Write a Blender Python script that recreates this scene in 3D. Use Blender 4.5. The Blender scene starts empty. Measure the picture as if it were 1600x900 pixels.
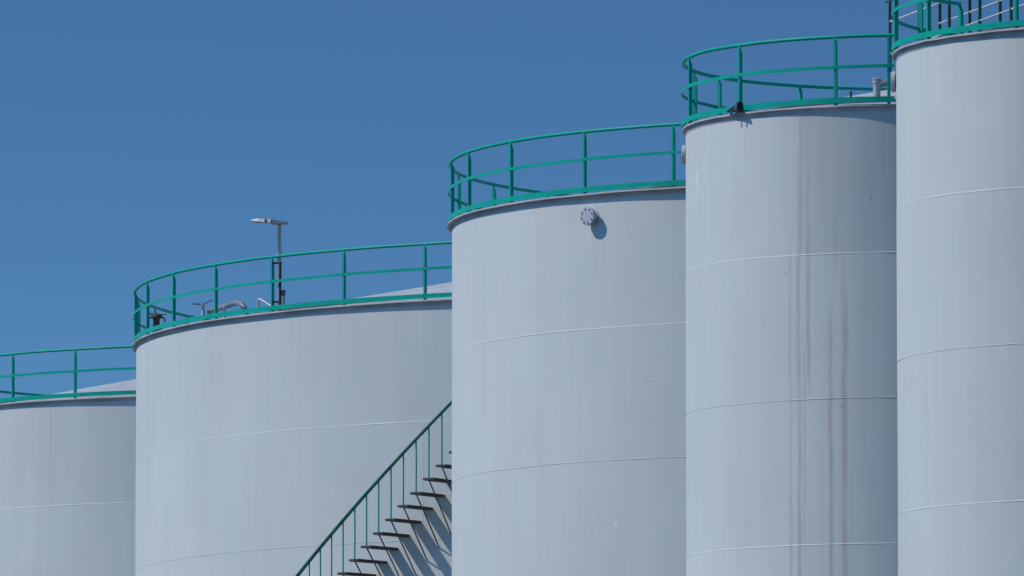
import bpy, bmesh, math, random
from mathutils import Vector, Matrix, noise as mnoise

random.seed(7)
R_ = math.radians
scene = bpy.context.scene
C = scene.collection

# ------------------------------------------------------------------ camera
cam_d = bpy.data.cameras.new('camera')
cam = bpy.data.objects.new('camera', cam_d)
C.objects.link(cam)
cam.location = (0, 0, 1.7)
cam.rotation_euler = (R_(90 + 5.3247), 0, 0)
cam_d.sensor_width = 36.0
cam_d.lens = 14125.3 / 1600 * 36.0
cam_d.clip_start = 0.5
cam_d.clip_end = 20000
scene.camera = cam

# ------------------------------------------------------------------ sky + sun
SUN_AZ, SUN_EL = 87.0, 48.0           # degrees to the left of the line from tanks to camera / above horizon
az = R_(SUN_AZ)
to_sun = Vector((-math.sin(az) * math.cos(R_(SUN_EL)), -math.cos(az) * math.cos(R_(SUN_EL)), math.sin(R_(SUN_EL))))
world = bpy.data.worlds.new('World')
scene.world = world
world.use_nodes = True
wn, wl = world.node_tree.nodes, world.node_tree.links
bg = wn['Background']
sky = wn.new('ShaderNodeTexSky')
sky.sky_type = 'NISHITA'
sky.sun_disc = False
sky.sun_elevation = R_(SUN_EL)
sky.sun_rotation = math.atan2(to_sun.x, to_sun.y)
sky.altitude = 200
sky.air_density = 1.0
sky.dust_density = 0.0
sky.ozone_density = 4.0
# deep polarised blue right down to the roofs: the sky is stretched so that its upper part comes lower
tc = wn.new('ShaderNodeTexCoord')
sep = wn.new('ShaderNodeSeparateXYZ')
mad = wn.new('ShaderNodeMath'); mad.operation = 'MULTIPLY_ADD'
mad.inputs[1].default_value = 4.8
mad.inputs[2].default_value = -0.13
com = wn.new('ShaderNodeCombineXYZ')
nrm = wn.new('ShaderNodeVectorMath'); nrm.operation = 'NORMALIZE'
wl.new(tc.outputs['Generated'], sep.inputs[0])
wl.new(sep.outputs['X'], com.inputs['X']); wl.new(sep.outputs['Y'], com.inputs['Y'])
wl.new(sep.outputs['Z'], mad.inputs[0]); wl.new(mad.outputs[0], com.inputs['Z'])
wl.new(com.outputs[0], nrm.inputs[0]); wl.new(nrm.outputs[0], sky.inputs['Vector'])
tint = wn.new('ShaderNodeMix'); tint.data_type = 'RGBA'; tint.blend_type = 'MULTIPLY'
tint.inputs['Factor'].default_value = 1.0
tint.inputs['B'].default_value = (0.64, 1.0, 1.16, 1)
wl.new(sky.outputs['Color'], tint.inputs['A'])
# the sky is brighter round the sun than in the band at right angles to it, where the camera looks
back = wn.new('ShaderNodeMapRange'); back.interpolation_type = 'SMOOTHSTEP'
back.inputs[1].default_value = 0.20; back.inputs[2].default_value = 0.95
dot = wn.new('ShaderNodeVectorMath'); dot.operation = 'DOT_PRODUCT'
dot.inputs[1].default_value = to_sun
wl.new(tc.outputs['Generated'], dot.inputs[0])
wl.new(dot.outputs['Value'], back.inputs[0])
lift = wn.new('ShaderNodeMix'); lift.data_type = 'RGBA'; lift.blend_type = 'MULTIPLY'
lift.inputs['B'].default_value = (1.15, 2.0, 2.2, 1)
wl.new(back.outputs[0], lift.inputs['Factor'])
wl.new(tint.outputs['Result'], lift.inputs['A'])
wl.new(lift.outputs['Result'], bg.inputs['Color'])
bg.inputs['Strength'].default_value = 0.085

sun_d = bpy.data.lights.new('sun', 'SUN')
sun_d.energy = 3.2
sun_d.angle = R_(0.5)
sun_d.color = (1.0, 0.955, 0.89)
sun = bpy.data.objects.new('sun', sun_d)
C.objects.link(sun)
sun.rotation_euler = to_sun.to_track_quat('Z', 'Y').to_euler()

vs = scene.view_settings
vs.view_transform = 'Standard'
vs.look = 'None'
vs.exposure = 0.0
vs.gamma = 1.0
vs.use_curve_mapping = False

# ------------------------------------------------------------------ node helpers
def new_mat(name):
    m = bpy.data.materials.new(name)
    m.use_nodes = True
    return m, m.node_tree.nodes, m.node_tree.links, m.node_tree.nodes['Principled BSDF']

class N:
    """tiny wrapper to write node maths"""
    def __init__(self, nt):
        self.n, self.l = nt.nodes, nt.links
    def put(self, v, sock):
        if isinstance(v, (int, float)):
            sock.default_value = v
        elif isinstance(v, tuple):
            sock.default_value = v if len(v) == 4 or sock.type == 'VECTOR' else v + (1,)
        else:
            self.l.new(v, sock)
    def m(self, op, a, b=None, c=None, clamp=False):
        x = self.n.new('ShaderNodeMath'); x.operation = op; x.use_clamp = clamp
        self.put(a, x.inputs[0])
        if b is not None: self.put(b, x.inputs[1])
        if c is not None: self.put(c, x.inputs[2])
        return x.outputs[0]
    def ss(self, v, a, b, lo=0.0, hi=1.0):
        x = self.n.new('ShaderNodeMapRange'); x.interpolation_type = 'SMOOTHSTEP'
        self.put(v, x.inputs[0]); x.inputs[1].default_value = a; x.inputs[2].default_value = b
        x.inputs[3].default_value = lo; x.inputs[4].default_value = hi
        return x.outputs[0]
    def noise(self, vec, scale, detail=3, rough=.55):
        x = self.n.new('ShaderNodeTexNoise'); x.inputs['Scale'].default_value = scale
        x.inputs['Detail'].default_value = detail; x.inputs['Roughness'].default_value = rough
        self.l.new(vec, x.inputs['Vector'])
        return x.outputs['Fac']
    def mapv(self, vec, sx, sy, sz=1, off=(0, 0, 0)):
        x = self.n.new('ShaderNodeMapping'); x.inputs['Scale'].default_value = (sx, sy, sz)
        x.inputs['Location'].default_value = off
        self.l.new(vec, x.inputs['Vector'])
        return x.outputs[0]
    def mix(self, f, a, b, mode='MIX'):
        x = self.n.new('ShaderNodeMix'); x.data_type = 'RGBA'; x.blend_type = mode
        self.put(f, x.inputs['Factor']); self.put(a, x.inputs['A']); self.put(b, x.inputs['B'])
        return x.outputs['Result']

# ------------------------------------------------------------------ materials
WALL = (0.572, 0.596, 0.584)

def shell_material(name, base, streaks=(), chips_and_glints=(), seed=0.0, plates=()):
    """painted steel plate. uv = metres along the wall, metres above ground.
    streaks: (u, half width, z top, z bottom, strength); chips: (u, z, half width, half height, strength)"""
    m, n, l, p = new_mat(name)
    g = N(m.node_tree)
    uv = n.new('ShaderNodeUVMap').outputs[0]
    s = n.new('ShaderNodeSeparateXYZ'); l.new(uv, s.inputs[0])
    u, v = s.outputs['X'], s.outputs['Y']
    uvs = g.mapv(uv, 1, 1, 1, (seed * 3.1, seed * 1.7, seed))
    broad = g.noise(g.mapv(uvs, .35, .22), 1.0, 3)
    runs = g.noise(g.mapv(uvs, 3.2, .13), 1.0, 4, .6)
    fine = g.noise(g.mapv(uvs, 14, 9), 1.0, 4, .65)
    val = g.m('ADD', g.m('MULTIPLY', g.m('SUBTRACT', broad, .5), .15),
              g.m('ADD', g.m('MULTIPLY', g.m('SUBTRACT', runs, .5), .13), g.m('MULTIPLY', g.m('SUBTRACT', fine, .5), .05)))
    # each plate was painted on its own day: a slight tone per plate
    row = g.m('FLOOR', g.m('DIVIDE', g.m('SUBTRACT', COURSE_TOP, v), 2.4))
    col = g.m('FLOOR', g.m('DIVIDE', g.m('ADD', u, g.m('MULTIPLY', row, 2.37)), 6.0))
    wn_ = n.new('ShaderNodeTexWhiteNoise'); wn_.noise_dimensions = '3D'
    cc = n.new('ShaderNodeCombineXYZ'); l.new(row, cc.inputs[0]); l.new(col, cc.inputs[1]); cc.inputs[2].default_value = seed
    l.new(cc.outputs[0], wn_.inputs['Vector'])
    val = g.m('ADD', val, g.m('MULTIPLY', g.m('SUBTRACT', wn_.outputs['Value'], .5), .035))
    colr = g.mix(g.m('ADD', .5, g.m('MULTIPLY', val, 2.5), clamp=True), tuple(c * .82 for c in base), tuple(c * 1.18 for c in base))
    # faint warm/cool drift
    hue = g.noise(g.mapv(uvs, .8, .5, 1, (9, 4, 0)), 1.0, 2)
    colr = g.mix(g.ss(hue, .42, .62), colr, g.mix(1.0, colr, (1.0, .985, .955), 'MULTIPLY'))
    # grey dirt running down from the rim and from each weld
    down = g.ss(v, COURSE_TOP - 2.2, COURSE_TOP, 0, 1)
    drip = g.ss(g.noise(g.mapv(uvs, 6.5, .10, 1, (2, 7, 0)), 1.0, 3, .6), .56, .74)
    colr = g.mix(g.m('MULTIPLY', g.m('MULTIPLY', drip, down), .20), colr, tuple(c * .70 for c in base))
    # dull chalky blotches
    blot = g.ss(g.noise(g.mapv(uvs, 1.5, 1.2, 1, (5, 1, 0)), 1.0, 5, .62), .60, .72)
    colr = g.mix(g.m('MULTIPLY', blot, .09), colr, tuple(c * .80 for c in base))
    # scattered tiny specks (chips, bird lime)
    vor = n.new('ShaderNodeTexVoronoi'); vor.inputs['Scale'].default_value = 1.1
    l.new(uvs, vor.inputs['Vector'])
    speck = g.ss(vor.outputs['Distance'], .028, .018)
    pick = n.new('ShaderNodeSeparateXYZ'); l.new(vor.outputs['Color'], pick.inputs[0])
    colr = g.mix(g.m('MULTIPLY', g.m('MULTIPLY', speck, g.m('GREATER_THAN', pick.outputs[0], .72)), .55), colr, (.62, .64, .66))
    colr = g.mix(g.m('MULTIPLY', g.m('MULTIPLY', speck, g.m('LESS_THAN', pick.outputs[0], .22)), .6), colr, (.16, .17, .18))
    for (u0, u1, z0, z1, tone) in plates:      # a rectangle of wall multiplied by a tone
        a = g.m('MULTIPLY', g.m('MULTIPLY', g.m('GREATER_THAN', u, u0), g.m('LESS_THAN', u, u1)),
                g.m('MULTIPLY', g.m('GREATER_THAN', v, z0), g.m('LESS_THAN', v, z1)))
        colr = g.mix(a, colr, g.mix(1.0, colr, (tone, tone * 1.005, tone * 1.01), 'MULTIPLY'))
    if streaks:
        wob = g.m('MULTIPLY', g.m('SUBTRACT', g.noise(g.mapv(uv, 2.0, .55), 1.0, 5, .62), .5), .11)
        uu = g.m('ADD', u, wob)
        patchy = g.ss(g.noise(g.mapv(uv, 11, .8, 1, (1, 3, 0)), 1.0, 6, .7), .32, .64)
        tot = None
        for (u0, hw, zt, zb, st) in streaks:
            d = g.m('ABSOLUTE', g.m('SUBTRACT', uu, u0))
            a = g.ss(d, hw * .72, hw * .10, 0, st * .85)
            a = g.m('MULTIPLY', a, g.ss(v, zt, zt - 1.3))
            if zb > 0: a = g.m('MULTIPLY', a, g.ss(v, zb, zb + .8))
            tot = a if tot is None else g.m('MAXIMUM', tot, a)
        tot = g.m('MULTIPLY', tot, g.m('MULTIPLY_ADD', patchy, .9, .25), clamp=True)
        colr = g.mix(tot, colr, (.36, .255, .225))
    for (u0, z0, hw, hh, st) in chips_and_glints:
        dx = g.m('DIVIDE', g.m('SUBTRACT', u, u0), hw)
        dy = g.m('DIVIDE', g.m('SUBTRACT', v, z0), hh)
        d = g.m('SQRT', g.m('ADD', g.m('MULTIPLY', dx, dx), g.m('MULTIPLY', dy, dy)))
        d = g.m('ADD', d, g.m('MULTIPLY', g.m('SUBTRACT', fine, .5), 1.6))
        a = g.ss(d, 1.0, .6, 0, abs(st))
        colr = g.mix(a, colr, (.78, .79, .80) if st > 0 else (.12, .13, .14))
    l.new(colr, p.inputs['Base Color'])
    l.new(g.m('MULTIPLY_ADD', g.m('SUBTRACT', broad, .5), .25, .52), p.inputs['Roughness'])
    p.inputs['Specular IOR Level'].default_value = .30
    b = n.new('ShaderNodeBump'); b.inputs['Strength'].default_value = .35; b.inputs['Distance'].default_value = .02
    l.new(g.m('ADD', g.noise(g.mapv(uvs, .55, .30), 1.0, 2), g.m('MULTIPLY', fine, .03)), b.inputs['Height'])
    l.new(b.outputs[0], p.inputs['Normal'])
    return m

def paint(name, base, rough=.45, worn=(.55, .58, .58), wear=.25, dark=.75, scale=3.0, spec=.4, metal=0.0):
    m, n, l, p = new_mat(name)
    g = N(m.node_tree)
    co = n.new('ShaderNodeTexCoord').outputs['Object']
    big = g.noise(co, scale, 4, .6)
    small = g.noise(co, scale * 9, 4, .65)
    c = g.mix(g.ss(big, .35, .70), base, tuple(x * dark for x in base))
    c = g.mix(g.m('MULTIPLY', g.ss(small, .66, .74), wear), c, worn)
    l.new(c, p.inputs['Base Color'])
    l.new(g.m('MULTIPLY_ADD', small, .25, rough - .12), p.inputs['Roughness'])
    p.inputs['Specular IOR Level'].default_value = spec
    p.inputs['Metallic'].default_value = metal
    b = n.new('ShaderNodeBump'); b.inputs['Strength'].default_value = .25; b.inputs['Distance'].default_value = .004
    l.new(small, b.inputs['Height']); l.new(b.outputs[0], p.inputs['Normal'])
    return m

GREEN = paint('green_paint', (.001, .375, .280), .45, (.16, .46, .38), .10, .86, 2.2, .15)
GREEN_SHADED = paint('green_paint_shaded', (.003, .190, .140), .55, (.06, .16, .13), .3, .65, 2.0, .2)  # darker copy of the green, with the handrail's underside shade in its colour
TREAD = paint('tread_steel', (.060, .068, .070), .65, (.16, .15, .12), .6, .6, 2.5)
ROD = paint('brace_steel', (.110, .130, .145), .6, (.14, .15, .15), .5, .7, 3.0)
RIM = paint('rim_paint', (.50, .49, .485), .6, (.20, .13, .10), .75, .72, 1.3)
ROOF = paint('roof_paint', (.46, .48, .50), .55, (.35, .33, .31), .35, .88, .5)
BOUNCE_DARK = paint('bounce_damper_dark', (.060, .062, .065), .9, (.12, .12, .12), .4, .7, 3.0)  # near-black colour of the added strip that damps roof bounce
GALV = paint('galvanised_steel', (.48, .49, .50), .45, (.28, .28, .28), .5, .75, 5.0, .5, .35)
GALV_LIGHT = paint('pale_galvanised_rod', (.62, .60, .60), .5, (.35, .30, .28), .4, .85, 6.0)
LAMP = paint('lamp_housing', (.70, .70, .70), .4, (.45, .45, .46), .3, .85, 4.0)
GREYPIPE = paint('grey_pipe_paint', (.19, .22, .26), .5, (.20, .16, .14), .5, .75, 4.0)
NOZZLE = paint('nozzle_paint', (.47, .50, .54), .5, (.25, .20, .17), .4, .85, 6.0)
BOLT = paint('bolt_steel', (.045, .047, .050), .6, (.12, .08, .06), .5, .7, 9.0)
RUST = paint('rusty_cast_iron', (.105, .070, .058), .75, (.20, .13, .10), .6, .55, 7.0)
BLACK = paint('black_housing', (.010, .010, .014), .45, (.05, .05, .06), .3, .7, 9.0)
GLASSY = paint('lamp_glass', (.10, .115, .14), .15, (.16, .17, .18), .2, .8, 9.0, .6)
STANCH = paint('weathered_green_post', (.035, .120, .110), .6, (.28, .30, .30), .5, .6, 5.0)
GRATING = paint('grating_steel', (.20, .21, .21), .6, (.10, .08, .07), .5, .7, 4.0)

# ------------------------------------------------------------------ mesh helpers
def link(name, me, m, parent=None, smooth=False):
    me.update()
    o = bpy.data.objects.new(name, me)
    C.objects.link(o)
    if m: me.materials.append(m)
    if smooth:
        for f in me.polygons: f.use_smooth = True
    if parent: o.parent = parent
    return o

def from_bm(name, bm, m, parent=None, smooth=False):
    bmesh.ops.recalc_face_normals(bm, faces=bm.faces)
    me = bpy.data.meshes.new(name)
    bm.to_mesh(me); bm.free()
    return link(name, me, m, parent, smooth)

def smooth_by_angle(o, deg=35):
    for f in o.data.polygons: f.use_smooth = True
    try:
        o.data.set_sharp_from_angle(angle=R_(deg))
    except Exception:
        pass
    return o

def add_box(bm, cx, cy, cz, sx, sy, sz, mat=None, bevel=0.0):
    r = bmesh.ops.create_cube(bm, size=1)
    vs_ = r['verts']
    for v in vs_:
        v.co = Vector((cx + v.co.x * sx, cy + v.co.y * sy, cz + v.co.z * sz))
    if bevel:
        es = list({e for v in vs_ for e in v.link_edges})
        rb = bmesh.ops.bevel(bm, geom=es, offset=bevel, segments=1, affect='EDGES')
        vs_ = list({v for f in rb['faces'] for v in f.verts} | {v for v in vs_ if v.is_valid})
    if mat is not None:
        for v in vs_: v.co = mat @ v.co
    return vs_

def add_tube(bm, pts, rad, n=10, closed=False, caps=True):
    """tube through pts, rad a number or one per point"""
    pts = [Vector(p) for p in pts]
    k = len(pts)
    rads = rad if isinstance(rad, (list, tuple)) else [rad] * k
    rings = []
    up = None
    for i, p in enumerate(pts):
        a = pts[i - 1] if (i > 0 or closed) else p
        b = pts[(i + 1) % k] if (i < k - 1 or closed) else p
        t = (b - a).normalized()
        if up is None:
            up = Vector((0, 0, 1)) if abs(t.z) < .95 else Vector((1, 0, 0))
        s = t.cross(up).normalized()
        w = s.cross(t).normalized()
        up = w
        rings.append([bm.verts.new(p + (s * math.cos(2 * math.pi * j / n) + w * math.sin(2 * math.pi * j / n)) * rads[i]) for j in range(n)])
    m = k if closed else k - 1
    for i in range(m):
        A, B = rings[i], rings[(i + 1) % k]
        for j in range(n):
            bm.faces.new((A[j], A[(j + 1) % n], B[(j + 1) % n], B[j]))
    if not closed and caps:
        bm.faces.new(rings[0][::-1]); bm.faces.new(rings[-1])

def add_lathe(bm, prof, n=32, mat=None, cap=True):
    rings = []
    for r, z in prof:
        rings.append([bm.verts.new((r * math.cos(2 * math.pi * j / n), r * math.sin(2 * math.pi * j / n), z)) for j in range(n)])
    for A, B in zip(rings, rings[1:]):
        for j in range(n):
            bm.faces.new((A[j], A[(j + 1) % n], B[(j + 1) % n], B[j]))
    if cap:
        bm.faces.new(rings[0][::-1]); bm.faces.new(rings[-1])
    if mat is not None:
        for rg in rings:
            for v in rg: v.co = mat @ v.co

def pol(F, r, z):
    """F degrees: 0 faces the camera, negative to the left"""
    a = R_(F)
    return Vector((r * math.sin(a), -r * math.cos(a), z))

def sweep_arc(bm, prof, F0, F1, seg, full=False, wav=0.0, seed=0.0):
    """sweep a closed (r, z) profile round the tank from F0 to F1"""
    k = len(prof)
    rings = []
    cnt = seg if full else seg + 1
    for i in range(cnt):
        F = F0 + (F1 - F0) * i / seg
        dz = wav * mnoise.noise(Vector((math.cos(R_(F)) * 9 + seed, math.sin(R_(F)) * 9, seed))) if wav else 0
        rings.append([bm.verts.new(pol(F, r, z + dz)) for r, z in prof])
    for i in range(seg):
        A, B = rings[i], rings[(i + 1) % cnt]
        for j in range(k):
            bm.faces.new((A[j], A[(j + 1) % k], B[(j + 1) % k], B[j]))
    if not full:
        bm.faces.new(rings[0]); bm.faces.new(rings[-1][::-1])

def empty(name, loc, label, cat, group=None, rot=(0, 0, 0)):
    o = bpy.data.objects.new(name, None)
    C.objects.link(o)
    o.location = loc; o.rotation_euler = rot
    o.empty_display_size = .3
    tag(o, label, cat, group)
    return o

def tag(o, label, cat, group=None):
    o['label'] = label; o['category'] = cat
    if group: o['group'] = group
    return o

# ------------------------------------------------------------------ ground
H0 = 18.4743            # underside of the rim plate above the ground
COURSE_TOP = 18.4743 - 2.4108 + 2.4
def ground():
    m, n, l, p = new_mat('yard_asphalt')
    g = N(m.node_tree)
    co = n.new('ShaderNodeTexCoord').outputs['Object']
    a = g.noise(co, .05, 5); b = g.noise(co, 1.7, 5, .65)
    c = g.mix(g.ss(a, .35, .65), (.050, .051, .052), (.072, .072, .070))
    c = g.mix(g.m('MULTIPLY', g.ss(b, .5, .7), .4), c, (.035, .035, .035))
    l.new(c, p.inputs['Base Color']); p.inputs['Roughness'].default_value = .9
    bm = bmesh.new()
    s = 6000
    bm.faces.new([bm.verts.new(q) for q in ((-s, -s, 0), (s, -s, 0), (s, s, 0), (-s, s, 0))])
    o = from_bm('ground', bm, m)
    o['kind'] = 'structure'
ground()

# ------------------------------------------------------------------ tanks
LO = .0695      # rim plate overhang
RH = 1.1672     # railing height (centre of top tube above the rim underside)
RO = .033

def shell_mesh(R, H, d1, seams, seed):
    """one plate wall: welded courses, each bead raised a little, plates not perfectly round"""
    rows = []       # (z, bump, course index)
    top = H - .005
    edges = [H - d1 - k * 2.4 for k in range(0, 9) if H - d1 - k * 2.4 > .3]
    zb = .0
    prof = [(top, 0.0)]
    prev = top
    for e in edges:
        nmid = 5
        for j in range(1, nmid):
            prof.append((prev + (e + .03 - prev) * j / nmid, 0.0))
        prof += [(e + .022, 0.0), (e + .011, 0.0), (e + .005, .0034), (e - .003, .0047), (e - .008, .0034), (e - .011, 0.0), (e - .022, 0.0)]
        prev = e - .022
    prof.append((zb, 0.0))
    # columns: an even ring plus three columns at each upright weld
    cols = [(i * 360.0 / 360 - 180) for i in range(360)]
    w = math.degrees(.012 / R)
    sset = {}
    for (F, k) in seams:
        sset.setdefault(round(F, 3), []).append(k)
    for F in sset:
        cols = [c for c in cols if abs(c - F) > w * 1.3] + [F - w, F, F + w]
    cols.sort()
    verts, faces, uvs = [], [], []
    for (z, bmp) in prof:
        # course index below/above
        k = 0
        for e in edges:
            if z < e: k += 1
        off = (.0025 if k % 2 else 0.0)
        for F in cols:
            a = R_(F)
            dent = .0035 * mnoise.noise(Vector((math.cos(a) * R * .55, math.sin(a) * R * .55, z * .45 + seed * 5)))
            sb = .004 if round(F, 3) in sset and k in sset[round(F, 3)] and bmp == 0 else 0.0
            bj = bmp * max(.12, .55 + 1.3 * mnoise.noise(Vector((math.cos(a) * R * 1.3, math.sin(a) * R * 1.3, seed * 9 + k)))) if bmp else 0
            r = R + off + dent + bj + sb
            verts.append((r * math.sin(a), -r * math.cos(a), z))
    nc = len(cols)
    me = bpy.data.meshes.new('shell')
    fuv = []
    for i in range(len(prof) - 1):
        for j in range(nc):
            j2 = (j + 1) % nc
            faces.append((i * nc + j, (i + 1) * nc + j, (i + 1) * nc + j2, i * nc + j2))
            u0 = R_(cols[j]) * R
            u1 = R_(cols[j2] if j2 else cols[0] + 360) * R
            fuv += [(u0, prof[i][0]), (u0, prof[i + 1][0]), (u1, prof[i + 1][0]), (u1, prof[i][0])]
    me.from_pydata(verts, [], faces)
    uvl = me.uv_layers.new(name='UVMap')
    for i, q in enumerate(fuv): uvl.data[i].uv = q
    return me

def make_post(t, R, H, F, tang=.049, rad=.066, top=RH, parent=None):
    bm = bmesh.new()
    r0, r1 = R + RO - rad + .028, R + RO + .028
    z0, z1 = H + .028, H + top - .03
    pr = [(r0, z0), (r1, z0), (r1, z1 + .012), (r1 - .012, z1 + .02), (r0 + .01, z1 - .085), (r0, z1 - .11)]
    d = math.degrees(tang / 2 / R)
    L = [bm.verts.new(pol(F - d, r, z)) for r, z in pr]
    Rr = [bm.verts.new(pol(F + d, r, z)) for r, z in pr]
    k = len(pr)
    for i in range(k):
        bm.faces.new((L[i], L[(i + 1) % k], Rr[(i + 1) % k], Rr[i]))
    bm.faces.new(L[::-1]); bm.faces.new(Rr)
    bmesh.ops.bevel(bm, geom=bm.edges[:], offset=.004, segments=1, affect='EDGES')
    # foot plate welded to the rim
    return from_bm('post', bm, GREEN, parent)

def guardrail(t, R, H, posts, F0, F1, full, seed):
    """top tube with mid flat, toe board and posts under it"""
    seg = int(140 if not full else 180)
    span = F1 - F0
    bm = bmesh.new()
    pts = []
    n = seg if full else seg + 1
    for i in range(n):
        F = F0 + span * i / seg
        w = .006 * mnoise.noise(Vector((math.cos(R_(F)) * R * .8, math.sin(R_(F)) * R * .8, seed)))
        pts.append(pol(F, R + RO + w, H + RH + w))
    add_tube(bm, pts, .0315, 10, closed=full)
    g = from_bm('guardrail', bm, GREEN, t)
    smooth_by_angle(g, 50)
    bm = bmesh.new()
    r1 = R + RO + .030
    sweep_arc(bm, [(r1, H + .632), (r1 + .012, H + .632), (r1 + .012, H + .688), (r1, H + .688)], F0, F1, seg, full, .008, seed + 3)
    from_bm('mid_rail', bm, GREEN, g)
    bm = bmesh.new()
    sweep_arc(bm, [(r1 - .001, H + .064), (r1 + .011, H + .064), (r1 + .011, H + .155), (r1 - .001, H + .155)], F0, F1, seg, full, .008, seed + 6)
    from_bm('toe_board', bm, GREEN, g)
    for F in posts: make_post(t, R, H, F, parent=g)
    return g

def nozzle(t, F, R, z, L=.215, fr=.165):
    """short capped pipe on the wall: neck with flange, bolts round it"""
    mat = Matrix.Translation(pol(F, R - .03, z)) @ pol(F, 1, 0).to_track_quat('Z', 'Y').to_matrix().to_4x4()
    bm = bmesh.new()
    add_lathe(bm, [(.148, 0), (.148, .034), (.120, .038), (.110, .040), (.110, max(L - .02, .045))], 40, mat)
    nz = from_bm('nozzle', bm, NOZZLE, t); smooth_by_angle(nz, 30)
    bm = bmesh.new()
    add_lathe(bm, [(fr - .004, L - .03), (fr, L - .026), (fr, L - .006), (fr - .004, L - .001), (fr - .004, L + .002), (fr, L + .006), (fr, L + .026), (fr - .005, L + .031)], 48, mat)
    fl = from_bm('flange', bm, NOZZLE, nz); smooth_by_angle(fl, 30)
    for k in range(8):
        a = 2 * math.pi * (k + .35) / 8
        bm = bmesh.new()
        add_lathe(bm, [(.0125, -.012), (.0125, .012), (.008, .012), (.008, .020)], 6,
                  mat @ Matrix.Translation((math.cos(a) * .130, math.sin(a) * .130, L + .031)))
        from_bm('bolt', bm, BOLT, nz)
    return nz

def tank(X, Y, R, dz, d1, label, seams, mat, posts, gap, seed, slope=.22, LO=.08):
    H = H0 + dz
    t = empty('storage_tank', (X, Y, 0), label, 'storage tank', 'grey storage tanks in a row')
    sh = smooth_by_angle(link('shell', shell_mesh(R, H, d1, seams, seed), mat, t), 12)
    # rim: plate with curb angle under it
    bm = bmesh.new()
    prof = [(R - .09, H + .032), (R + LO - .004, H + .032), (R + LO, H + .028), (R + LO, H + .004), (R + LO - .004, H),
            (R + .009, H - .001), (R + .006, H - .010), (R + .006, H - .074), (R + .005, H - .077), (R + .003, H - .077), (R + .004, H - .030), (R - .09, H - .012)]
    sweep_arc(bm, prof, -180, 180, 360, True, .006, seed)
    rim = from_bm('rim', bm, RIM, t)
    # cone roof
    bm = bmesh.new()
    rr = [1, .75, .5, .25, .06, .0015]
    add_lathe(bm, [((R - .06) * f, H + .020 + (R - .06) * (1 - f) * slope) for f in rr], 180, cap=False)
    ro = from_bm('roof', bm, ROOF, t); smooth_by_angle(ro, 40)
    # unseen dark strip near the roof edge, added to cut bounce onto the posts
    bm = bmesh.new()
    ra, rb_ = R - (.78 if R > 5 else .62), R - (1.32 if R > 5 else 1.2)
    zr = lambda r: H + .020 + (R - .06 - r) * slope + .006
    sweep_arc(bm, [(rb_, zr(rb_)), (ra, zr(ra)), (ra, zr(ra) + .004), (rb_, zr(rb_) + .004)], -180, 180, 120, True)
    from_bm('bounce_damper', bm, BOUNCE_DARK, t)
    # gap None: closed ring, else (from, to) with nothing between to and from
    if gap is None:
        guardrail(t, R, H, posts, -180, 180, True, seed)
    else:
        guardrail(t, R, H, posts, gap[0], gap[1], False, seed)
    return t, H

def ring_posts(known, step, lo=-180, hi=180):
    """keep the posts seen in the photo and carry the spacing on round the back"""
    known = sorted(known)
    out = list(known)
    F = known[-1] + step
    end = known[0] + 360 - step * .6
    n = max(1, round((known[0] + 360 - known[-1]) / step))
    st = (known[0] + 360 - known[-1]) / n
    for k in range(1, n): out.append(known[-1] + st * k)
    return out

def arc_u(F, R): return R_(F) * R

# --- leftmost tank, lowest in the picture
XA, YA, RA = -5.3797, 214.9098, 8.5303
mA = shell_material('plate_paint_far', WALL, chips_and_glints=[(arc_u(-44.5, RA), 14.86, .02, .22, .5)], seed=1.0)
tA, HA = tank(XA, YA, RA, 0.0, 2.42, 'grey storage tank cut off by the left edge, lowest of the row, bare roof',
              [(-38.3, 0), (-23.2, 1)], mA, ring_posts([-46.4, -33.24, -21.0], 12.6), None, 1.3, .20, .085)

# --- wide tank with stair
XB, YB, RB = 5.2307, 193.0714, 13.2731
mB = shell_material('plate_paint_wide', WALL, seed=2.0)
tB, HB = tank(XB, YB, RB, -.1104, 2.42, 'widest grey storage tank, green staircase climbing its wall and a lamp pole at its rim',
              [(-31.91, 1)], mB,
              ring_posts([-102.5, -94.0, -84.65, -76.07, -67.5, -58.57, -49.68, -40.52, -31.68], 9.0), None, 2.1, .19, .09)

# --- third tank with capped pipe
XC, YC, RC = 6.7462, 168.3039, 7.8677
uC = lambda F: arc_u(F, RC)
mC = shell_material('plate_paint_mid', WALL, seed=3.0, chips_and_glints=[
    (uC(-42.3), 12.66, .012, .09, .6), (uC(-38.4), 12.54, .05, .06, .45), (uC(-42.4), 12.42, .012, .015, -.7),
    (uC(-33.0), 15.09, .10, .012, -.4), (uC(-31.5), 15.06, .05, .012, .4), (uC(-36.0), 17.72, .010, .10, -.2),
    (uC(-55), 18.37, .04, .015, .7), (uC(-54), 18.375, .02, .010, .7), (uC(-46.5), 18.355, .05, .012, .6), (uC(-45), 18.35, .02, .012, .6)])  # this row: sunlit weld spatter below the rim, painted as pale spots
tC, HC = tank(XC, YC, RC, .0495, 2.42, 'grey storage tank with a capped bolted pipe stub on its wall below the railing',
              [(-46.43, 2), (-20, 0)], mC,
              ring_posts([-130.0, -116.2, -101.4, -84.1, -72.56, -58.86, -43.46, -29.15], 14.4), None, 3.7, .165, .095)
nozzle(tC, -42.2, RC, 18.135, .165)

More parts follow.
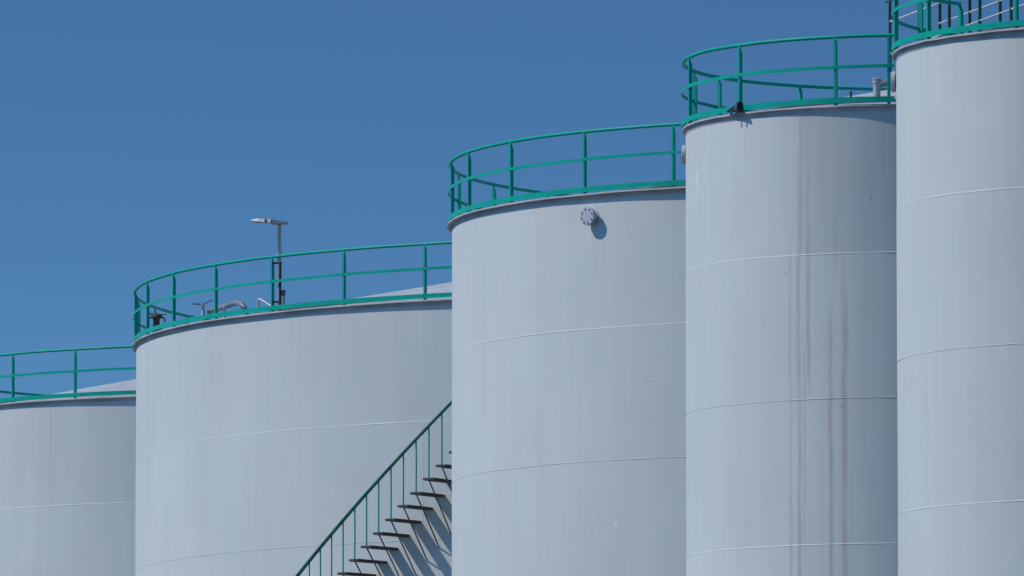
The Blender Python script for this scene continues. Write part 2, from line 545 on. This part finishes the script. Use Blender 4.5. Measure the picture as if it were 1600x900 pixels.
# --- rust streaked tank
XD, YD, RD = 6.7803, 151.9323, 3.8459
uD = lambda F: arc_u(F, RD)
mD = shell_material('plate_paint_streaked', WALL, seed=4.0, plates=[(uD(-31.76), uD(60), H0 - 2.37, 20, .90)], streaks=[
    (uD(-34.6), .060, 16.9, 0, .36), (uD(-32.0), .075, 18.2, 0, .50), (uD(-29.4), .080, 18.1, 13.6, .48), (uD(-30.6), .05, 15.4, 10.5, .34),
    (uD(-27.6), .040, 16.6, 14.4, .18), (uD(-23.4), .085, 15.6, 0, .56), (uD(-22.2), .035, 17.4, 15.2, .28),
    (uD(-19.9), .115, 16.3, 0, .58), (uD(-20.1), .05, 14.3, 12.0, .45), (uD(-17.9), .035, 14.2, 0, .16), (uD(-15.0), .03, 16.0, 12.2, .12), (uD(-26.0), .10, 14.0, 0, .08)],
    chips_and_glints=[(uD(-73), 17.62, .035, .13, .75), (uD(-72.6), 17.40, .014, .10, .4), (uD(-34.4), 17.33, .020, .035, .6), (uD(-12), 18.02, .016, .016, .8),
           (uD(-36), 15.83, .05, .02, -.35), (uD(-20.5), 13.55, .03, .05, -.25), (uD(-75), 12.5, .012, .12, -.3), (uD(-13), 17.0, .012, .05, -.5)])
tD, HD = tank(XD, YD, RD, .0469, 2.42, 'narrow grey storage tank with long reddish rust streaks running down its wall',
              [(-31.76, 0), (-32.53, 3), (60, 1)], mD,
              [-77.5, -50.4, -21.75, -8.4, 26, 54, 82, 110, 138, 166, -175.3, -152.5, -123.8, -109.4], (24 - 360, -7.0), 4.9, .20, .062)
nozzle(tD, -97, RD, 18.17, .075)

# --- right edge tank
XE, YE, RE = 9.8949, 140.8582, 3.8665
uE = lambda F: arc_u(F, RE)
mE = shell_material('plate_paint_near', WALL, seed=5.0, streaks=[(uE(-83.6), .028, 18.6, 14.3, .5)],
    chips_and_glints=[(uE(-45), 15.3, .012, .10, -.25), (uE(-83.6), 15.55, .03, .03, -.5)])
tE, HE = tank(XE, YE, RE, .0148, 2.42, 'narrow grey storage tank cut off by the right edge, highest in the picture',
              [(-83.49, 0), (-64.2, 2), (20, 1)], mE,
              [-85, -62.1, -33.7, -6, 22, 50, 78, 106, 134, 162, 224, -119.5], (-135.7, 162), 5.5, .22, .066)
nozzle(tE, -97, RE, 18.13, .085)
make_post(tE, RE, HE, -135.7, parent=[o for o in tE.children if o.name.startswith('guardrail')][0])

# ------------------------------------------------------------------ staircase on the wide tank
def staircase():
    n_dn, n_up = 14, 12
    dF, rise = 1.20, .2605
    F_ref, z_ref = -27.87, 14.973
    W = .93
    Ro = RB + W
    at = lambda k, r, dz=0: pol(F_ref + dF * k, r, z_ref + rise * k + dz)
    def mk(name, parent, fn, m, smooth=False):
        bm = bmesh.new(); fn(bm)
        o = from_bm(name, bm, m, parent)
        return smooth_by_angle(o, 50) if smooth else o
    # handrail: a flat bar bent along the helix
    bm = bmesh.new()
    rings = []
    steps = [(-n_dn - .4) + i * .5 for i in range(int((n_dn + n_up + .8) / .5) + 1)]
    pitch = math.atan2(rise, R_(dF) * Ro)
    for k in steps:
        c = at(k, Ro, 1.045)
        F = R_(F_ref + dF * k)
        tdir = Vector((math.cos(F), math.sin(F), 0))
        rdir = Vector((math.sin(F), -math.cos(F), 0))
        nrm_ = Vector((-tdir.x * math.sin(pitch), -tdir.y * math.sin(pitch), math.cos(pitch)))
        w, h = .045, .014
        rings.append([bm.verts.new(c + rdir * a * w + nrm_ * b * h) for a, b in ((-1, -1), (1, -1), (1, 1), (-1, 1))])
    for A, B in zip(rings, rings[1:]):
        for j in range(4):
            bm.faces.new((A[j], A[(j + 1) % 4], B[(j + 1) % 4], B[j]))
    bm.faces.new(rings[0][::-1]); bm.faces.new(rings[-1])
    hr = from_bm('staircase', bm, GREEN_SHADED, tB)
    rnd = random.Random(3)
    for k in range(-n_dn, n_up + 1):
        jz = rnd.uniform(-.012, .012)
        F = F_ref + dF * k
        z = z_ref + rise * k - .02 + jz
        def tread(bm):
            hw = math.degrees(.125 / Ro)
            d2 = math.degrees(.125 / RB)
            t_ = .048
            a = [pol(F - hw, Ro + .02, z - .030), pol(F + hw, Ro + .02, z - .030), pol(F + d2, RB + .004, z - .030), pol(F - d2, RB + .004, z - .030)]
            lo = [bm.verts.new(p) for p in a]
            hi = [bm.verts.new(p + Vector((0, 0, t_))) for p in a]
            for i in range(4): bm.faces.new((lo[i], lo[(i + 1) % 4], hi[(i + 1) % 4], hi[i]))
            bm.faces.new(lo[::-1]); bm.faces.new(hi)
            bmesh.ops.bevel(bm, geom=bm.edges[:], offset=.003, segments=1, affect='EDGES')
        mk('tread', hr, tread, TREAD)
        mk('baluster', hr, lambda bm: add_tube(bm, [at(k, Ro - .01, jz - .05), at(k, Ro - .012 + rnd.uniform(-.006, .006), .5), at(k, Ro - .01, 1.035)], .0155, 8), GREEN, True)
        mk('brace', hr, lambda bm: add_tube(bm, [at(k, Ro - .015, jz - .045), at(k, RB + .45, -.56), at(k, RB + .003, -1.08)], .0145, 8), ROD, True)
    return hr
staircase()

# ------------------------------------------------------------------ things standing on the wide tank's rim and roof
OB = Vector((XB, YB, 0))
def wpt(o, F, r, z): return o + pol(F, r, z)

def lamp():
    base = wpt(OB, -49.05, RB - .04, HB + .034)
    t = empty('lamp_post', base, 'short grey lamp pole with flat white lamp head, clamped to a green railing post', 'lamp post')
    h = 20.235 - base.z
    bm = bmesh.new()
    add_lathe(bm, [(.085, 0), (.085, .014), (.041, .016), (.041, h - .05), (.044, h - .04), (.044, h)], 20)
    pl = smooth_by_angle(from_bm('pole', bm, GALV, t), 40)
    bm = bmesh.new(); add_tube(bm, [(.012, -.046, .02), (.012, -.047, .5), (.012, -.046, 1.02)], .030, 8)  # dark tube along the front of the lower pole
    smooth_by_angle(from_bm('dark_tube', bm, BOLT, pl), 50)
    # head: long shallow housing, brighter tip to the left, tilted a touch
    m = Matrix.Translation((-.20, 0, h + .005)) @ Matrix.Rotation(R_(3.5), 4, 'Y')
    def housing(bm, xs):
        rings = []
        xs = [(x, w, zt * .72, zb * .72) for x, w, zt, zb in xs]
        for x, w, zt, zb in xs:
            rings.append([bm.verts.new(m @ Vector(q)) for q in ((x, -w, zb + .012), (x, -w * .8, zb), (x, w * .8, zb), (x, w, zb + .012), (x, w * .75, zt), (x, -w * .75, zt))])
        for A, B in zip(rings, rings[1:]):
            for j in range(6): bm.faces.new((A[j], A[(j + 1) % 6], B[(j + 1) % 6], B[j]))
        bm.faces.new(rings[0][::-1]); bm.faces.new(rings[-1])
    bm = bmesh.new()
    housing(bm, [(-.405, .05, .012, -.004), (-.36, .11, .040, -.018), (-.25, .15, .075, -.030), (-.11, .16, .082, -.040), (-.095, .15, .078, -.040)])
    hd = from_bm('lamp_head', bm, LAMP, t)
    bm = bmesh.new(); housing(bm, [(-.094, .10, .055, -.030), (-.055, .10, .055, -.030)]); from_bm('joint', bm, GREYPIPE, hd)
    bm = bmesh.new(); housing(bm, [(-.054, .14, .082, -.040), (.02, .14, .080, -.042)]); from_bm('clamp_block', bm, LAMP, hd)
    bm = bmesh.new(); housing(bm, [(.021, .13, .070, -.050), (.20, .12, .052, -.055), (.34, .10, .032, -.030), (.385, .05, .012, -.004)])
    from_bm('gear_housing', bm, GREYPIPE, hd)
    bm = bmesh.new()
    for v in add_box(bm, -.20, 0, -.028, .17, .20, .012): v.co = m @ v.co
    from_bm('lens', bm, GLASSY, hd)
    # two clamps to the railing post at its left
    for z in (1.0, .20):
        bm = bmesh.new()
        add_lathe(bm, [(.047, z - .02), (.047, z + .02)], 16)
        add_box(bm, -.085, -.01, z, .11, .03, .035)
        from_bm('clamp', bm, BLACK, t)
    bm = bmesh.new(); add_box(bm, .088, 0, .385, .075, .07, .125, bevel=.006)
    jb = from_bm('junction_box', bm, GREYPIPE, t)
    bm = bmesh.new(); add_box(bm, .046, 0, .385, .012, .05, .10); from_bm('bracket', bm, BLACK, jb)
    bm = bmesh.new(); add_tube(bm, [(.10, 0, .33), (.105, 0, .14), (.115, 0, .02), (.14, .01, -.02)], .009, 6)
    add_tube(bm, [(.075, 0, .33), (.072, 0, .10), (.060, 0, -.02)], .008, 6)
    from_bm('cable', bm, BLACK, jb)
lamp()

def vent_valve():
    base = wpt(OB, -80.0, RB - .31, HB + .03)
    t = empty('vent_valve', base, 'rusty brown domed vent valve just inside the railing at the wide tank left rim', 'vent valve')
    U = .245
    bm = bmesh.new()
    add_lathe(bm, [(.125, 0), (.125, .03), (.070, .032), (.070, .20), (.130, .205), (.130, .235), (.075, .24), (.068, .16 + U), (.090, .20 + U), (.110, .205 + U)], 24)
    smooth_by_angle(from_bm('stem', bm, BOLT, t), 35)
    bm = bmesh.new()
    add_lathe(bm, [(.110, .206 + U), (.135, .212 + U), (.135, .232 + U), (.120, .262 + U), (.080, .292 + U), (.03, .307 + U), (.001, .31 + U)], 24, cap=False)
    smooth_by_angle(from_bm('dome', bm, RUST, t), 35)
    bm = bmesh.new(); add_tube(bm, [(-.06, -.05, .285 + U), (-.15, -.06, .30 + U), (-.185, -.06, .27 + U), (-.175, -.06, .20 + U), (-.10, -.05, .20 + U)], .014, 6)
    from_bm('handle', bm, BOLT, t)
    bm = bmesh.new(); add_tube(bm, [(.03, 0, .29 + U), (.13, 0, .28 + U), (.215, 0, .285 + U)], .011, 6); from_bm('lever', bm, BOLT, t)
    bm = bmesh.new(); add_tube(bm, [(.08, 0, .215 + U), (.17, 0, .205 + U), (.178, 0, .18 + U), (.175, 0, .12 + U)], .017, 6); from_bm('hook', bm, BOLT, t)
vent_valve()

def gauge_hatch():
    base = wpt(OB, -67.25, RB - .6, HB + .03 + .54 * .19 - .01)
    t = empty('wheel_valve', base, 'small grey valve stem with two spread arms, seen through the wide tank railing', 'valve')
    bm = bmesh.new()
    add_lathe(bm, [(.08, 0), (.08, .02), (.045, .03), (.045, .12), (.052, .14), (.052, .17), (.034, .22), (.028, .40), (.034, .405), (.034, .43)], 16)
    smooth_by_angle(from_bm('stem', bm, GALV, t), 40)
    bm = bmesh.new(); add_tube(bm, [(0, 0, .415), (-.10, 0, .408), (-.225, .02, .425)], [.017, .014, .020], 8); from_bm('arm', bm, GREYPIPE, t)
    bm = bmesh.new(); add_tube(bm, [(0, 0, .415), (.08, .02, .455), (.185, .05, .505)], [.017, .014, .016], 8); from_bm('arm', bm, GREYPIPE, t)
gauge_hatch()

def roof_pipe():
    r = RB - .72
    pts = [(-67.0, 18.745), (-65.4, 18.757), (-63.3, 18.782), (-61.9, 18.803), (-60.95, 18.812), (-60.25, 18.800), (-59.7, 18.760), (-59.25, 18.70), (-58.95, 18.60), (-58.8, 18.52)]
    w = [wpt(OB, F, r, z) for F, z in pts]
    base = Vector((w[2].x, w[2].y, HB + .12))
    t = empty('roof_pipe', base, 'thick grey pipe arching low over the wide tank roof, between valve and lamp pole', 'pipe')
    bm = bmesh.new(); add_tube(bm, [p - base for p in w], .058, 16)
    smooth_by_angle(from_bm('pipe', bm, GREYPIPE, t), 50)
    bm = bmesh.new()
    q = w[0] - base
    add_tube(bm, [q + Vector((0, 0, 0)), q + Vector((-.02, .0, -.004))], .085, 16)
    smooth_by_angle(from_bm('flange', bm, GREYPIPE, t), 40)
    bm = bmesh.new()
    q = wpt(OB, -63.3, r, 18.6) - base
    add_lathe(bm, [(.030, -.10), (.030, .195), (.036, .197), (.036, .215)], 12, Matrix.Translation(q + Vector((0, -.075, 0))))
    smooth_by_angle(from_bm('support', bm, GALV, t), 40)
roof_pipe()

def handle_pipe():
    r = RB - .4
    P = [wpt(OB, F, r, z) for F, z in [(-54.4, 18.45), (-54.4, 18.73), (-54.3, 18.755), (-54.05, 18.757), (-53.3, 18.69), (-52.4, 18.60), (-51.8, 18.53)]]
    base = Vector((P[0].x, P[0].y, 18.43))
    bm = bmesh.new(); add_tube(bm, [p - base for p in P], [.030, .030, .030, .026, .018, .018, .018], 10)
    o = from_bm('grab_bar', bm, GALV); smooth_by_angle(o, 50)
    o.location = base
    tag(o, 'thin pale bent grab bar on the wide tank roof, next to the lamp pole', 'grab bar')
handle_pipe()

# ------------------------------------------------------------------ things on the streaked tank
OD = Vector((XD, YD, 0))
def roof_vent():
    base = wpt(OD, -18.1, RD - 1.6, HD + .03 + 1.54 * .20 - .02)
    t = empty('roof_vent', base, 'grey vent pipe with flat round cap, standing on the streaked tank roof', 'vent')
    z1 = 19.16 - base.z
    bm = bmesh.new()
    add_lathe(bm, [(.10, 0), (.10, .015), (.062, .018), (.062, z1 - .07), (.075, z1 - .068), (.075, z1 - .02)], 20)
    smooth_by_angle(from_bm('pipe', bm, GALV, t), 35)
    bm = bmesh.new()
    add_lathe(bm, [(.03, z1 - .02), (.078, z1 - .018), (.080, z1 + .004), (.05, z1 + .02)], 20)
    cp = smooth_by_angle(from_bm('cap', bm, GALV, t), 35)
    bm = bmesh.new()
    add_box(bm, 0, 0, z1 - .022, .235, .03, .012)
    from_bm('cross_bar', bm, GALV, t)
roof_vent()

def roof_stub():
    base = wpt(OD, -23.0, RD - .9, HD + .03 + .84 * .20 - .01)
    bm = bmesh.new()
    add_lathe(bm, [(.035, 0), (.035, .02), (.020, .024), (.020, 18.855 - base.z), (.025, 18.857 - base.z), (.025, 18.885 - base.z)], 12)
    o = smooth_by_angle(from_bm('roof_stub', bm, RUST), 35)
    o.location = base
    tag(o, 'tiny brown capped pipe stub poking up from the streaked tank roof', 'pipe stub')
roof_stub()

def floodlight():
    """small black lamp bracketed to the rim at the foot of a railing post"""
    base = wpt(OD, -51.3, RD + .055, HD + .034)
    t = empty('floodlight', base, 'small black floodlight sitting on the streaked tank rim, at a railing post foot', 'floodlight', rot=(0, 0, R_(-51.3)))
    t.scale = (1.12, 1.0, 0.98)
    # local: x along the rim to the right, -y outwards
    bm = bmesh.new()
    v = [bm.verts.new(q) for q in [(-.175, -.05, .055), (.10, -.09, .020), (.115, -.09, .14), (.06, -.05, .155), (-.165, .05, .075), (.10, .06, .03), (.10, .06, .165), (.03, .05, .175), (-.175, -.04, .02), (-.165, .05, .03)]]
    bmesh.ops.convex_hull(bm, input=v)
    bmesh.ops.bevel(bm, geom=bm.edges[:], offset=.006, segments=1, affect='EDGES')
    from_bm('housing', bm, BLACK, t)
    bm = bmesh.new()
    v = [bm.verts.new(q) for q in [(.055, -.105, .04), (.112, -.105, .04), (.118, -.105, .165), (.075, -.105, .165), (.055, -.088, .04), (.112, -.088, .04), (.118, -.088, .165), (.075, -.088, .165)]]
    bmesh.ops.convex_hull(bm, input=v)
    from_bm('lamp_face', bm, GLASSY, t)
    bm = bmesh.new(); add_box(bm, .133, -.05, .10, .016, .09, .15, bevel=.003); add_box(bm, .155, -.05, .028, .06, .10, .022)
    from_bm('bracket', bm, BLACK, t)
    for x in (-.03, .085):
        bm = bmesh.new(); add_tube(bm, [(x, -.06, .04), (x + .004, -.085, .0), (x - .012, -.090, -.035)], .013, 6)
        from_bm('clamp_bolt', bm, BLACK, t)
floodlight()

# ------------------------------------------------------------------ gangway between the streaked tank and the right edge tank
def gangway():
    A = Vector((XD, YD, 0)); B = Vector((XE, YE, 0))
    d = (B - A); L = d.length; d.normalize()
    side = Vector((-d.y, d.x, 0))          # to the right seen from the camera
    if side.x < 0: side = -side
    zdeck = H0 + .93
    t = empty('gangway', A + Vector((0, 0, zdeck)), 'gangway of green posts and pale rods from streaked tank to right edge tank', 'gangway')
    O = t.location.copy()
    hw = .44
    P = lambda s, w, z: A + d * s + side * w + Vector((0, 0, z)) - O
    end = L - 3.0
    bm = bmesh.new()
    c0, c1 = P(-.35, 0, zdeck - .02), P(end, 0, zdeck - .02)
    q = [P(-.35, -hw, zdeck - .045), P(end, -hw, zdeck - .045), P(end, hw, zdeck - .045), P(-.35, hw, zdeck - .045)]
    lo = [bm.verts.new(p) for p in q]; hi = [bm.verts.new(p + Vector((0, 0, .04))) for p in q]
    for i in range(4): bm.faces.new((lo[i], lo[(i + 1) % 4], hi[(i + 1) % 4], hi[i]))
    bm.faces.new(lo[::-1]); bm.faces.new(hi)
    from_bm('deck', bm, GRATING, t)
    for s_ in (-1, 1):
        bm = bmesh.new()
        add_tube(bm, [P(-.35, s_ * (hw + .03), zdeck - .08), P(end, s_ * (hw + .03), zdeck - .08)], .045, 4)
        from_bm('beam', bm, STANCH, t)
        for z in (18.36 + 2.0, 18.36 + 1.455):
            bm = bmesh.new(); add_tube(bm, [P(.05, s_ * hw, z), P(end + .1, s_ * hw, z)], .0135, 8)
            smooth_by_angle(from_bm('hand_rod', bm, GALV_LIGHT, t), 50)
        for k in range(6):
            s0 = .12 + k * 1.58
            if s0 > end: break
            bm = bmesh.new()
            p0 = P(s0, s_ * (hw + .005), zdeck - .12); p1 = P(s0, s_ * (hw + .005), 18.36 + 2.35)
            ang = math.atan2(d.y, d.x)
            mt = Matrix.Translation((p0 + p1) / 2) @ Matrix.Rotation(ang, 4, 'Z')
            add_box(bm, 0, 0, 0, .040, .050, (p1 - p0).length, mt, .004)
            po = from_bm('post', bm, STANCH, t)
            for z in (18.36 + 2.0, 18.36 + 1.455):
                bm = bmesh.new()
                c = P(s0 + .03, s_ * hw, z)
                bmesh.ops.create_uvsphere(bm, u_segments=8, v_segments=6, radius=.019, matrix=Matrix.Translation(c))
                from_bm('knuckle', bm, GALV_LIGHT, po, True)
        bm = bmesh.new(); add_tube(bm, [P(-.10, s_ * hw, 18.36 + 2.36), P(end + .1, s_ * hw, 18.36 + 2.36)], .024, 8)
        smooth_by_angle(from_bm('top_rod', bm, STANCH, t), 50)
gangway()
